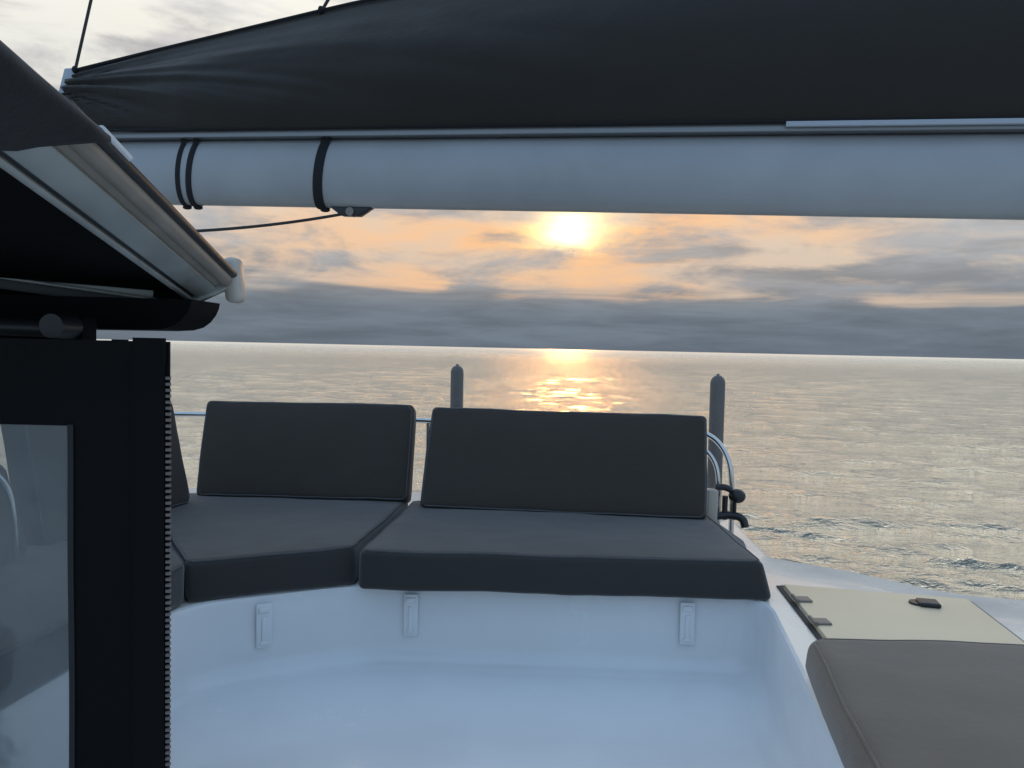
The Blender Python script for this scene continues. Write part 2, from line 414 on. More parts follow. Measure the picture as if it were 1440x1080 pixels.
outer = [(1.0, 2.96), (1.005, 3.05), (1.03, 3.40), (1.07, 3.95), (0.9, 4.12), (-1.9, 4.15), (-2.25, 3.9), (-2.35, 2.0), (-2.6, -1.6), (2.9, -1.6), (3.1, 0.6), (3.0, 2.05), (2.4, 2.31), (1.75, 2.47), (1.508, 2.530), (1.419, 2.600), (1.33, 2.70), (1.24, 2.795), (1.08, 2.895)]
outer_s = [tuple(p.xy) for p in smooth_path([(*p, 0) for p in outer], 2, True)]
# deck sheet with the footwell cut out, edge rounded down to the skirt
bm = bmesh.new()
def loop(bm, P, z):
    vs = [bm.verts.new((*p, z)) for p in P]
    return vs, [bm.edges.new((vs[i], vs[(i + 1) % len(vs)])) for i in range(len(vs))]
v1, e1 = loop(bm, outer_s, DECK); v2, e2 = loop(bm, inset(wr, -0.010), DECK)
bmesh.ops.triangle_fill(bm, use_beauty=True, edges=e1 + e2)
# outline runs counter-clockwise here, so "inset" with a positive distance moves outwards
prev = v1
area = sum(outer_s[i - 1][0] * outer_s[i][1] - outer_s[i][0] * outer_s[i - 1][1] for i in range(len(outer_s)))
sg = 1 if area > 0 else -1
for d, h in [(0.010, DECK - 0.003), (0.02, DECK - 0.010), (0.028, DECK - 0.022), (0.032, DECK - 0.045), (0.02, DECK - 0.16), (-0.10, DECK - 0.34), (-0.30, DECK - 0.50)]:
    cur = [bm.verts.new((*p, h)) for p in inset(outer_s, d * sg)]
    for i in range(len(cur)): bm.faces.new((prev[i], prev[(i + 1) % len(cur)], cur[(i + 1) % len(cur)], cur[i]))
    prev = cur
bm.faces.new(prev)
bmesh.ops.recalc_face_normals(bm, faces=bm.faces)
me = bpy.data.meshes.new('side_deck'); bm.to_mesh(me); bm.free(); me.materials.append(M['deck_white'])
me.shade_smooth(); me.set_sharp_from_angle(angle=math.radians(40))
o = bpy.data.objects.new('side_deck', me); COL.objects.link(o); o.parent = yacht; o.location = -world_loc(yacht)
print('well area sign', sum(wr[i - 1][0] * wr[i][1] - wr[i][0] * wr[i - 1][1] for i in range(len(wr))), 'outer', area)

# cabin and hulls below
G().hexa([(-1.6, -1.4, 1.5), (1.9, -1.4, 1.5), (1.9, 2.0, 1.5), (-1.6, 2.4, 1.5), (-1.5, -1.3, 2.99), (1.8, -1.3, 2.99), (1.5, 1.9, 2.99), (-1.5, 3.0, 2.99)], 0.06).make('cabin', M['gelcoat'], yacht, 40)
for sx in (-1.9, 1.6):
    g = G(); st = []
    for yy, wd, zb, zt in [(-5, .3, -.1, 1.5), (-2, .55, -.5, 1.5), (0.6, .55, -.5, 1.5), (1.7, .42, -.2, 1.2)]:
        st.append([(sx - wd, yy, zt), (sx - wd * .8, yy, 0.1), (sx, yy, zb), (sx + wd * .8, yy, 0.1), (sx + wd, yy, zt)])
    for s_ in st: g.add(s_, [])
    for k in range(3):
        for i in range(4): g.f.append((k * 5 + i, k * 5 + i + 1, k * 5 + i + 6, k * 5 + i + 5))
        g.f.append((k * 5 + 4, k * 5, k * 5 + 5, k * 5 + 9))
    g.f += [(0, 1, 2, 3, 4), (19, 18, 17, 16, 15)]
    g.make('hull', M['antifoul'], yacht, 30)

# hatch lid beside the sofa: lid, seals, hinges and latch
def quad_slab(c, z0, z1, bev=0.0, g=None):
    return (g or G()).hexa([(*p, z0) for p in c] + [(*p, z1) for p in c], bev)
HL = [(0.825, 1.55), (1.33, 1.50), (1.490, 2.455), (0.935, 2.568)]
lid = quad_slab(HL, DECK - 0.01, DECK + 0.012, 0.004).make('hatch_lid', M['nonskid'], yacht, 40)
def strip(a, b, wd, z0, z1, name, m, parent, over=0.0):
    a, b = V(a), V(b); d = (b - a).normalized(); s_ = V((-d.y, d.x)) * wd / 2; a = a - d * over; b = b + d * over
    return quad_slab([tuple(a - s_), tuple(b - s_), tuple(b + s_), tuple(a + s_)], z0, z1).make(name, m, parent)
strip((0.922, 2.576), (0.812, 1.55), 0.017, DECK - 0.005, DECK + 0.004, 'seal', M['rubber'], yacht)  # hinge-side seal, drawn wider and black to include the shadow along it
strip((0.93, 2.578), (1.497, 2.462), 0.013, DECK - 0.005, DECK + 0.0035, 'seal', M['grey_seal'], yacht)
strip((1.499, 2.452), (1.338, 1.50), 0.011, DECK - 0.005, DECK + 0.003, 'seal', M['grey_seal'], yacht)
for cy in (2.40, 2.20):
    cx = 0.935 + (cy - 2.568) * 0.11 - 0.0
    hb = G().box((cx + 0.022, cy, DECK + 0.0155), (0.042, 0.045, 0.006), 0.002).make('hinge', M['dull_steel'], yacht, 40)
    G().tube([(cx - 0.006, cy - 0.028, DECK + 0.018), (cx - 0.003, cy + 0.028, DECK + 0.018)], 0.006, 10).make('hinge_pin', M['dull_steel'], hb, 40)
lt = G()
lt.tube([(1.297, 2.392, DECK + 0.008), (1.297, 2.392, DECK + 0.018)], [0.028, 0.026], 20)
lt.box((1.322, 2.378, DECK + 0.019), (0.062, 0.060, 0.014), 0.006, Matrix.Rotation(math.radians(-14), 3, 'Z'))
latch = lt.make('latch', M['black_plastic'], yacht, 40)
# moulded white strap plates on the face of the bench
def plate(cx, cy, yaw):
    R3 = Matrix.Rotation(yaw, 3, 'Z'); c = V((cx, cy, DECK - 0.09))
    g = G(); g.box(c, (0.048, 0.006, 0.14), 0.003, R3)
    pl = g.make('strap_plate', M['gelcoat'], yacht, 40)
    g = G(); g.box(c + R3 @ V((0, -0.004, 0.050)), (0.034, 0.006, 0.018), 0.004, R3)
    g.box(c + R3 @ V((0, -0.004, -0.01)), (0.016, 0.004, 0.080), 0.0025, R3)
    g.box(c + R3 @ V((0, -0.004, -0.054)), (0.026, 0.005, 0.012), 0.003, R3)
    g.make('buckle', M['gelcoat'], pl, 40)
plate(-0.755, 2.352, math.radians(24)); plate(-0.315, 2.476, math.radians(-1)); plate(0.585, 2.452, math.radians(-1))

# ------------------------------------------------------------------ cushions
def cushion(name, b4, t4, m, label, cat, group, rad=0.022, puff=0.008, pipe='top', seed=0, wr_=0.0042):
    """b4 / t4: corners of the lower and upper face, in the same order; a padded slab with rounded edges and piping"""
    b4 = [V(p) for p in b4]; t4 = [V(p) for p in t4]
    Lx = ((b4[1] - b4[0]).length + (b4[2] - b4[3]).length) / 2; Ly = ((b4[3] - b4[0]).length + (b4[2] - b4[1]).length) / 2
    Lz = sum(((t4[i] - b4[i]).length for i in range(4))) / 4
    def tri(p):
        u, v, w_ = p
        lo = (b4[0] * (1 - u) + b4[1] * u) * (1 - v) + (b4[3] * (1 - u) + b4[2] * u) * v
        hi = (t4[0] * (1 - u) + t4[1] * u) * (1 - v) + (t4[3] * (1 - u) + t4[2] * u) * v
        return lo * (1 - w_) + hi * w_
    def steps(L):
        e = [0, rad * .25, rad * .5, rad * .8, rad * 1.3]
        k = max(4, int((L - 2.6 * rad) / 0.028)); mid = list(np.linspace(rad * 1.3, L - rad * 1.3, k + 1))[1:-1]
        return e + mid + [L - q for q in reversed(e)]
    sx, sy, sz = steps(Lx), steps(Ly), steps(Lz)
    def P(a, b, c):
        p = V((a, b, c)); q = V((min(max(a, rad), Lx - rad), min(max(b, rad), Ly - rad), min(max(c, rad), Lz - rad)))
        d = p - q
        if d.length > 1e-9:
            mx = max(abs(d.x), abs(d.y), abs(d.z)); d = d.normalized() * mx
        s_ = q + d
        u, v, w_ = s_.x / Lx, s_.y / Ly, s_.z / Lz
        pf = puff * (1 - (2 * u - 1) ** 4) * (1 - (2 * v - 1) ** 4)
        s_.z += pf * (1 if w_ > 0.5 else -0.4) * abs(2 * w_ - 1)
        s_.y += puff * 0.5 * (1 if v > .5 else -1) * abs(2 * v - 1) ** 6 * (1 - (2 * w_ - 1) ** 2) * (1 - (2 * u - 1) ** 6)
        s_.x += puff * 0.5 * (1 if u > .5 else -1) * abs(2 * u - 1) ** 6 * (1 - (2 * w_ - 1) ** 2) * (1 - (2 * v - 1) ** 6)
        W = tri((s_.x / Lx, s_.y / Ly, s_.z / Lz))
        nz_ = mn.noise_vector(W * 4.5 + V((seed, seed, 0))) * wr_ + mn.noise_vector(W * 14 + V((0, seed, 0))) * wr_ * 0.35
        return W + nz_
    g = G()
    def face(A, B, fn):
        na, nb = len(A), len(B)
        g.add([fn(a, b) for a in A for b in B], [(i * nb + j, (i + 1) * nb + j, (i + 1) * nb + j + 1, i * nb + j + 1) for i in range(na - 1) for j in range(nb - 1)])
    for c in (0, Lz): face(sx, sy, lambda a, b: P(a, b, c))
    for c in (0, Ly): face(sx, sz, lambda a, b: P(a, c, b))
    for c in (0, Lx): face(sy, sz, lambda a, b: P(c, a, b))
    me_o = link(name, g.v, g.f, m, None, 50)
    tag(me_o, label, cat, group)
    # piping along the rim of the face one sees
    e = rad * 0.30; zz = Lz - e * 0.9
    loop_ = [(a, e * .9) for a in sx[4:-4]] + [(Lx - e * .9, b) for b in sy[4:-4]] + [(a, Ly - e * .9) for a in reversed(sx[4:-4])] + [(e * .9, b) for b in reversed(sy[4:-4])]
    pts = [P(a, b, Lz) + (P(a, b, Lz) - P(Lx / 2, Ly / 2, Lz / 2)).normalized() * 0.0 for a, b in loop_]
    pts = [tuple(p) for p in pts]; pts.append(pts[0])
    G().tube(pts, 0.0038, 6, False).make('piping', M['pad'] if name == 'sun_pad' else M['piping'], me_o, 60)
    return me_o
T = 0.125
zb, zt = DECK + 0.003, SEAT
GS, GB = 'grey seat cushions of the corner sofa', 'grey backrest cushions of the corner sofa'
def flat(P, z): return [(*p, z) for p in P]
# right-hand long seat cushion (right side slopes outwards towards its foot)
cushion('seat_cushion', flat([(-0.482, 2.425), (0.842, 2.405), (0.990, 3.16), (-0.410, 3.27)], zb), flat([(-0.480, 2.432), (0.812, 2.416), (0.800, 3.14), (-0.412, 3.26)], zt), M['fabric'],
        'long charcoal seat cushion of the sofa beside the cream hatch', 'cushion', GS, seed=1)
cushion('seat_cushion', flat([(-0.960, 2.272), (-0.503, 2.478), (-0.432, 3.30), (-1.62, 3.33)], zb), flat([(-0.965, 2.268), (-0.506, 2.484), (-0.434, 3.28), (-1.60, 3.31)], zt), M['fabric'],
        'shorter charcoal seat cushion in the corner of the sofa, behind the zipped panel edge', 'cushion', GS, seed=2)
cushion('seat_cushion', flat([(-1.60, 0.95), (-1.140, 0.95), (-0.962, 2.255), (-1.60, 3.26)], zb), flat([(-1.59, 0.95), (-1.135, 0.95), (-0.957, 2.251), (-1.595, 3.24)], zt - 0.002), M['fabric'],
        'charcoal seat cushion running toward the viewer, seen through the clear window', 'cushion', GS, seed=3)
# backrests: lower edge, upper edge and thickness
def backrest(bl, br, tl, tr, th, label, seed, m='fabric_back'):
    bl, br, tl, tr = map(V, (bl, br, tl, tr))
    nrm = (br - bl).cross(tl - bl).normalized() * -1      # away from the seat
    back = [bl + nrm * th, br + nrm * th, tr + nrm * th, tl + nrm * th]
    return cushion('back_cushion', back, [bl, br, tr, tl], M[m], label, 'cushion', GB, rad=0.020, puff=0.010, seed=seed)
backrest((-0.368, 3.10, 3.645), (0.775, 2.975, 3.645), (-0.337, 3.25, 4.045), (0.789, 3.09, 4.048), 0.10, 'wide dark backrest cushion standing on the long seat between the two grey posts', 5)
backrest((-1.335, 3.225, 3.645), (-0.428, 3.205, 3.645), (-1.335, 3.35, 4.045), (-0.428, 3.35, 4.045), 0.10, 'narrower dark backrest cushion standing on the corner seat of the sofa', 6)
backrest((-1.455, 2.38, 3.645), (-1.285, 3.08, 3.645), (-1.52, 2.38, 4.06), (-1.365, 3.08, 4.07), 0.10, 'dark backrest cushion seen edge on right beside the zip', 7)
backrest((-1.60, 1.05, 3.645), (-1.440, 2.29, 3.645), (-1.66, 1.05, 3.93), (-1.495, 2.26, 3.93), 0.11, 'low dark backrest cushion seen only through the clear window', 8)
# sun pad
cushion('sun_pad', flat([(0.42, 0.35), (1.75, 0.35), (2.02, 1.80), (0.722, 1.84)], DECK + 0.016), flat([(0.435, 0.35), (1.73, 0.35), (2.00, 1.795), (0.728, 1.835)], PAD), M['pad'],
        'large grey sunbathing pad lying on the side deck in front of the hatch', 'cushion', None, rad=0.03, puff=0.012, seed=9)

# ------------------------------------------------------------------ rail, posts and fittings behind the sofa
rail = empty('guard_rail', (-0.4, 3.55, DECK), 'thin stainless guard rail behind the backrests, its end bending down beside the right backrest', 'rail')
path = smooth_path([(-1.85, 3.25, 3.96), (-1.65, 3.6, 3.962), (-0.4, 3.56, 3.955), (0.72, 3.42, 3.955), (0.86, 3.33, 3.955), (0.94, 3.28, 3.86), (0.955, 3.27, 3.70), (0.955, 3.27, DECK)], 3)
G().tube(path, 0.012, 12).make('rail_tube', M['steel'], rail, 60)
path = smooth_path([(0.68, 3.40, 3.90), (0.82, 3.31, 3.90), (0.885, 3.27, 3.83), (0.895, 3.26, 3.70), (0.895, 3.26, DECK)], 3)
G().tube(path, 0.010, 12).make('rail_tube', M['steel'], rail, 60)
for px_, py_ in ((-1.62, 3.59), (-1.0, 3.58), (-0.385, 3.56), (0.15, 3.49)):
    st = G().tube([(px_, py_, DECK), (px_, py_, 3.955)], 0.010, 10).make('stanchion', M['steel'], rail, 60)
    G().tube([(px_, py_, DECK), (px_, py_, DECK + 0.012)], [0.034, 0.026], 16).make('base_flange', M['steel'], st, 40)
# black lamp-like knob and clamp at the foot of the rail
fit = empty('rail_fitting', (0.93, 3.2, DECK), 'black round knob on a clamp fixed beside the foot of the guard rail', 'fitting')
g = G(); ball(g, (0.955, 3.20, 3.700), 0.036, 1.0, 0.9, 0.85); g.make('knob', M['black_plastic'], fit, 60)
G().tube(smooth_path([(0.86, 3.2, 3.735), (0.90, 3.2, 3.738), (0.93, 3.2, 3.725)], 2), 0.014, 10).make('arm', M['black_plastic'], fit, 60)
g = G(); g.tube([(0.945, 3.2, 3.70), (0.945, 3.2, 3.60)], 0.009, 10); g.tube([(0.905, 3.2, 3.70), (0.905, 3.2, 3.60)], 0.012, 10); g.make('stem', M['black_plastic'], fit, 60)
G().tube(smooth_path([(0.86, 3.2, 3.612), (0.92, 3.2, 3.620), (0.975, 3.18, 3.615), (0.985, 3.17, 3.575)], 2), 0.017, 10).make('clamp', M['black_plastic'], fit, 60)
G().box((0.845, 3.19, 3.62), (0.045, 0.05, 0.22), 0.008).make('bracket', M['cap'], fit, 40)

gr = G().tube(smooth_path([(-1.60, 2.05, 3.985), (-1.51, 2.2, 3.925), (-1.455, 2.2, 3.88), (-1.43, 2.2, 3.80), (-1.425, 2.2, 3.66)], 3), 0.009, 12).make('grab_rail', M['steel'], None, 60)
tag(gr, 'pale curved grab rail beside the low backrest, seen through the clear window', 'rail')

def post(x_, y_, zt_, wd, label):
    o = empty('grey_post', (x_, y_, DECK), label, 'post', 'grey posts standing behind the sofa')
    # flat-oval upright with a rounded head
    g = G(); prof = []
    hs = list(np.linspace(DECK + 0.012, zt_ - wd * 0.55, 6)) + [zt_ - wd * 0.55 + wd * 0.55 * math.sin(t) for t in np.linspace(0.2, 1.5, 7)]
    rs = [wd / 2] * 6 + [wd / 2 * (0.12 + 0.88 * math.cos(t)) for t in np.linspace(0.2, 1.5, 7)]
    n_ = 20
    for h, r_ in zip(hs, rs): g.add([(x_ + r_ * math.cos(2 * math.pi * k / n_), y_ + 0.8 * r_ * math.sin(2 * math.pi * k / n_), h) for k in range(n_)], [])
    for i in range(len(hs) - 1):
        for k in range(n_): g.f.append((i * n_ + k, i * n_ + (k + 1) % n_, (i + 1) * n_ + (k + 1) % n_, (i + 1) * n_ + k))
    g.f.append(tuple((len(hs) - 1) * n_ + k for k in range(n_)))
    g.make('shaft', M['post'], o, 50)
    G().tube([(x_, y_, zt_ - 0.012), (x_, y_, zt_ + 0.008)], 0.007, 8).make('finial', M['dull_steel'], o, 50)
    G().tube([(x_, y_, DECK), (x_, y_, DECK + 0.012)], [wd * 0.95, wd * 0.85], 24).make('base_plate', M['dull_steel'], o, 40)
post(-0.281, 3.92, 4.205, 0.066, 'slim grey round-topped post rising behind the left end of the wide backrest')
post(0.992, 3.70, 4.190, 0.072, 'thicker grey round-topped post rising beside the right end of the wide backrest')

# ------------------------------------------------------------------ boom, straps, block and line
boom = empty('boom', (0.0, 3.67, 5.0), 'thick blue-grey painted boom crossing above the sofa under the dark sail cover', 'boom')
B0, B1 = V((-2.75, 4.459, 5.247)), V((4.2, 2.500, 4.930))
R0, R1 = 0.171, 0.171
bd = (B1 - B0).normalized(); bside = bd.cross(V((0, 0, 1))).normalized(); bup = bside.cross(bd).normalized()
def bpt(s_, ang, r): c = B0 + (B1 - B0) * s_; return c + bside * (math.cos(ang) * r * 0.5) + bup * (math.sin(ang) * r)
g = G(); NN = 40; SS = 60
for i in range(SS + 1):
    g.add([bpt(i / SS, 2 * math.pi * k / NN, R0) for k in range(NN)], [])
for i in range(SS):
    for k in range(NN): g.f.append((i * NN + k, i * NN + (k + 1) % NN, (i + 1) * NN + (k + 1) % NN, (i + 1) * NN + k))
g.f.append(tuple(range(NN))); g.f.append(tuple(SS * NN + k for k in range(NN)))
g.make('spar', M['boom'], boom, 50)
# sail track on the top of the boom
def beam(s0, s1, off_s, off_u, wd, ht, name, m, parent, bev=0.004):
    a = B0 + (B1 - B0) * s0 + bside * off_s + bup * off_u; b = B0 + (B1 - B0) * s1 + bside * off_s + bup * off_u
    p = [q + bside * sx * wd / 2 + bup * sz * ht / 2 for sz in (-1, 1) for q, sx in ((a, -1), (b, -1), (b, 1), (a, 1))]
    return G().hexa(p, bev).make(name, m, parent, 40)
beam(0.03, 0.999, 0, 0.188, 0.16, 0.040, 'track', M['track'], boom)
print('bside', bside)
cs = bside if bside.y < 0 else -bside       # side of the boom that faces the sofa
sgn = 1 if bside.y < 0 else -1
beam(0.56, 0.999, sgn * 0.098, 0.192, 0.02, 0.022, 'edge_band', M['pale_web'], boom, 0.003)
def strap(xw, wd, label, lean=0.0):
    s_ = (xw - B0.x) / (B1.x - B0.x); L = (B1 - B0).length; ds = wd / L / 2
    g = G(); n_ = 48
    prof = [(-ds, 0.0015), (-ds, 0.008), (-ds * .5, 0.0105), (ds * .5, 0.0105), (ds, 0.008), (ds, 0.0015)]
    for k in range(n_):
        a = 2 * math.pi * k / n_; sh = lean / L * math.sin(a)
        g.add([bpt(s_ + q + sh, a, R0 + r_ + (0.046 if math.sin(a) > 0.86 else 0)) for q, r_ in prof], [])
    m_ = len(prof)
    for k in range(n_):
        for j in range(m_): g.f.append((k * m_ + j, k * m_ + (j + 1) % m_, ((k + 1) % n_) * m_ + (j + 1) % m_, ((k + 1) % n_) * m_ + j))
    o = g.make('boom_strap', M['webbing'], None, 50)
    tag(o, label, 'strap', 'black straps wrapped round the boom')
    # little knot under the boom
    c = bpt(s_, -math.pi / 2, R0 + 0.012)
    kn = G(); ball(kn, c, 0.016, 1.6, 1, 0.7, 12); kn.make('knot', M['webbing'], o, 60)
strap(-1.765, 0.028, 'leftmost of the black straps wrapped round the boom', 0.004)
strap(-1.698, 0.034, 'second black strap, close beside the leftmost one on the boom', 0.012)
strap(-0.965, 0.052, 'single wide black strap round the boom above the sheet block', 0.014)
sb = (-0.82 - B0.x) / (B1.x - B0.x); cb = bpt(sb, -math.pi / 2, R0)
blk = empty('boom_block', cb, 'flat black rope block fixed under the boom right of the wide strap', 'block')
g = G(); g.hexa([tuple(cb + bd * a + bside * b + bup * c) for c, ext in ((-0.042, 0.05), (0.004, 0.12)) for a, b in ((-ext, -0.02), (ext, -0.02), (ext, 0.02), (-ext, 0.02))], 0.006)
g.make('block_body', M['black_plastic'], blk, 40)
G().tube([cb + bside * -0.026 + bup * -0.02, cb + bside * 0.026 + bup * -0.02], 0.022, 14).make('sheave', M['dull_steel'], blk, 40)
a = cb + bup * -0.03 - bd * 0.05; b_ = V((-1.62, 3.75, 4.828)); mid = (a + b_) / 2 + V((0, 0, -0.028))
pts = [(1 - t) ** 2 * a + 2 * t * (1 - t) * mid + t * t * b_ for t in np.linspace(0, 1, 20)] + [V((-2.3, 3.35, 4.80))]
tag(G().tube(pts, 0.0075, 8).make('sheet_line', M['rope'], None, 60), 'thin dark line running from the boom block towards the canopy corner', 'rope')

# ------------------------------------------------------------------ sail cover
cover = empty('sail_cover', (0.4, 3.6, 5.22), 'long dark grey zipped sail cover bulging on top of the boom', 'sail cover')
def fold(u, v):
    # soft folds that fan out from the tied clew at the left end
    dx_, dz_ = u + 0.03, v - 0.9
    ang = math.atan2(dz_ * 0.42, dx_ * 6.0 + 0.12); r_ = math.hypot(dx_ * 6, dz_ * 0.5)
    n1_ = mn.noise(V((ang * 13.0, r_ * 0.5, 0.3))); n2_ = mn.noise(V((ang * 27, r_ * 0.7, 5.3)))
    k = math.exp(-r_ * 0.65)
    return (n1_ * 0.11 + (abs(n2_) - 0.25) * 0.07) * k + mn.noise(V((u * 5, v * 1.5, 9))) * 0.03 + mn.noise(V((u * 30, v * 5, 2))) * 0.006
top_pts = [(-2.500, 5.800), (-2.0, 5.862), (-1.02, 5.979), (-0.80, 6.003), (-0.536, 6.018), (0.6, 6.12), (2.0, 6.24), (4.2, 6.42)]
def top_z(x_):
    for (a, za), (b, zb_) in zip(top_pts, top_pts[1:]):
        if x_ <= b: return za + (zb_ - za) * (x_ - a) / (b - a)
    return top_pts[-1][1]
UA, VA = 170, 46
def cover_side(side):
    g = G()
    for i in range(UA + 1):
        u = i / UA
        for j in range(VA + 1):
            v = j / VA
            xb = -2.56 + u * (4.15 + 2.56) ; xt = -2.50 + u * (4.2 + 2.5)
            # lower corner of the left end is cut back slightly
            xx = xb + (xt - xb) * v
            if u < 0.02: xx += 0.0
            s_ = (xx - B0.x) / (B1.x - B0.x); base = B0 + (B1 - B0) * s_ + bup * 0.196
            zt_ = top_z(xx); h = zt_ - base.z
            endt = min(1, 0.12 + u * 7)                   # narrow at the tied end
            prof = (0.095 * (1 - v) + 0.155 * math.sin(math.pi * min(1, v * 1.03)) ** 0.8 * (0.55 + 0.45 * (1 - v))) * (0.35 + 0.65 * endt)
            if v >= 0.999: prof = 0.006
            wob = fold(u, v) * math.sin(math.pi * min(1, max(0, v * 0.96 + 0.02)))
            p = base + V((0, 0, h * v)); p = V((p.x, p.y, p.z)) + cs * side * (prof + (wob if side > 0 else wob * 0.6))
            g.v.append(p)
    for i in range(UA):
        for j in range(VA): g.f.append((i * (VA + 1) + j, (i + 1) * (VA + 1) + j, (i + 1) * (VA + 1) + j + 1, i * (VA + 1) + j + 1))
    return g
ga = cover_side(1); gb = cover_side(-1)
k0 = len(ga.v); ga.add(gb.v, gb.f)
for j in range(VA): ga.f.append((j, j + 1, k0 + j + 1, k0 + j))
ga.make('cover_cloth', M['cover'], cover, 80)
# zip rope along the top, hem along the bottom
pts = []
for i in range(90):
    xx = -2.50 + i / 89 * 6.7; s_ = (xx - B0.x) / (B1.x - B0.x); bpos = B0 + (B1 - B0) * s_ + bup * 0.196
    pts.append((bpos.x, bpos.y, top_z(xx) + 0.003))
G().tube(pts, 0.010, 8).make('zip_cord', M['webbing'], cover, 60)
# stitched hem at the foot
pts = []
for i in range(90):
    xx = -2.53 + i / 89 * 6.6; s_ = (xx - B0.x) / (B1.x - B0.x); pts.append(B0 + (B1 - B0) * s_ + bup * 0.205 + cs * 0.10)
G().tube(pts, 0.009, 8).make('hem', M['webbing'], cover, 60)
# pale webbing ear at the tied left end
s_ = (-2.52 - B0.x) / (B1.x - B0.x); e0 = B0 + (B1 - B0) * s_
g = G()
g.hexa([(-2.60, e0.y - 0.02, 5.60), (-2.49, e0.y - 0.02, 5.62), (-2.49, e0.y + 0.01, 5.62), (-2.60, e0.y + 0.01, 5.60),
        (-2.545, e0.y - 0.02, 5.81), (-2.485, e0.y - 0.02, 5.815), (-2.485, e0.y + 0.01, 5.815), (-2.545, e0.y + 0.01, 5.81)], 0.006)
g.make('end_tab', M['pale_web'], cover, 40)
def lazy(xw, top, label):
    s_ = (xw - B0.x) / (B1.x - B0.x); bpos = B0 + (B1 - B0) * s_
    base = V((xw, bpos.y - 0.01, top_z(xw) - 0.01)); o = G().tube([base, base + V(top)], 0.0085, 8).make('lazy_jack_line', M['rope'], None, 60)
    tag(o, label, 'line', 'lines that hold up the sail cover')
    rg = G(); ball(rg, base + V((0, 0, 0.012)), 0.016, 1, 1, 1.3, 10); rg.make('eye', M['webbing'], o, 60)
lazy(-2.485, (1.72, -0.2, 6.8), 'thin dark line rising from the left tip of the sail cover')
lazy(-1.005, (3.6, -0.3, 6.0), 'short visible dark line rising where the cover leaves the top of the picture')

# ------------------------------------------------------------------ canopy over the helm (upper left)
can = empty('canopy', (-0.9, 1.2, 4.39), 'dark canopy with pale aluminium edge rails jutting in at the upper left', 'canopy')
Ci = V((-0.700, 1.66, 4.388)); cv = V((0.092, 0.035, 0.052)); u_ = V((0.107, -1.0, 0.165))
cvn = cv.normalized(); un = u_.normalized(); nn = cvn.cross(un).normalized()
if nn.z < 0: nn = -nn
def rbar(f0, f1, t0, t1, l0, l1, name, m, bev=0.003):
    """bar along the edge rail: f = fraction across, t = height below/above, l = distance towards the viewer"""
    P_ = [Ci + cv * f + nn * t + u_ * l for t in (t0, t1) for f, l in ((f0, l0), (f1, l0), (f1, l1), (f0, l1))]
    return G().hexa(P_, bev).make(name, m, can, 40)
rbar(-0.02, 0.08, -0.004, 0.018, 0.0, 0.84, 'edge_rail', M['alu'])
rbar(0.08, 0.15, 0.004, 0.018, 0.0, 0.84, 'rail_groove', M['alu_dark'], 0)
rbar(0.15, 0.56, -0.004, 0.018, 0.0, 0.84, 'edge_rail', M['alu'])
rbar(0.56, 0.67, 0.004, 0.018, 0.0, 0.84, 'rail_groove', M['alu_brown'], 0)
# round roller tube on the outer side
pc = Ci + cv * 0.80 + nn * 0.006
G().tube([pc + u_ * -0.005, pc + u_ * 0.84], 0.014, 20).make('roller_tube', M['alu_brown'], can, 60)
pc2 = Ci + cv * 0.97 + nn * 0.010
G().tube([pc2 + u_ * 0.0, pc2 + u_ * 0.78], 0.009, 12).make('outer_lip', M['alu_dark'], can, 60)
# end cap
G().box(Ci + cv * 1.12 + V((-0.024, 0.012, -0.010)), (0.036, 0.055, 0.100), 0.014, Matrix.Rotation(math.radians(-6), 3, 'Y')).make('end_cap', M['cap'], can, 50)
# white strip shaped as a streak of sunlight on the outer lip
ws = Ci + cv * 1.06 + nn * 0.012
G().tube([ws + u_ * 0.61, ws + u_ * 0.70], 0.0055, 10).make('lip_sun_streak', M['white'], can, 50)
# cloth roof and lining
def slab(P_, th, name, m):
    P_ = [V(p) for p in P_]; return G().hexa([tuple(p) for p in P_] + [tuple(p + V((0, 0, th))) for p in P_], 0.004).make(name, m, can, 40)
A0 = Ci + nn * 0.012; A1 = Ci + nn * 0.012 + u_ * 1.5
slab([(-2.0, 1.52, 4.475), (A0.x, A0.y, A0.z + 0.004), (A1.x, A1.y, A1.z + 0.004), (-2.0, 0.15, 4.72)], 0.012, 'lining', M['canopy_under'])
slab([(-2.0, 1.53, 4.500), (A0.x + 0.03, A0.y + 0.01, A0.z + 0.03), (A1.x + 0.03, A1.y, A1.z + 0.03), (-2.0, 0.15, 4.75)], 0.012, 'roof_cloth', M['canopy'])
# front channel: two stacked slim bars running left from the corner
L0 = V((-1.50, 1.575, 4.485)); C0 = Ci + V((-0.005, 0.0, 0.0))
def cbar(z0, z1, yo, th, name, m):
    P_ = []
    for dz_ in (z0, z1):
        for p, yy in ((L0, yo), (C0, yo), (C0, yo + th), (L0, yo + th)): P_.append(tuple(p + V((0, yy, dz_))))
    return G().hexa(P_, 0.0025).make(name, m, can, 40)
cbar(-0.034, -0.010, 0.0, 0.03, 'front_channel', M['alu_dark'])
cbar(-0.006, 0.016, 0.012, 0.03, 'front_channel', M['alu'])
cbar(-0.012, -0.005, -0.004, 0.008, 'channel_bead', M['alu'])
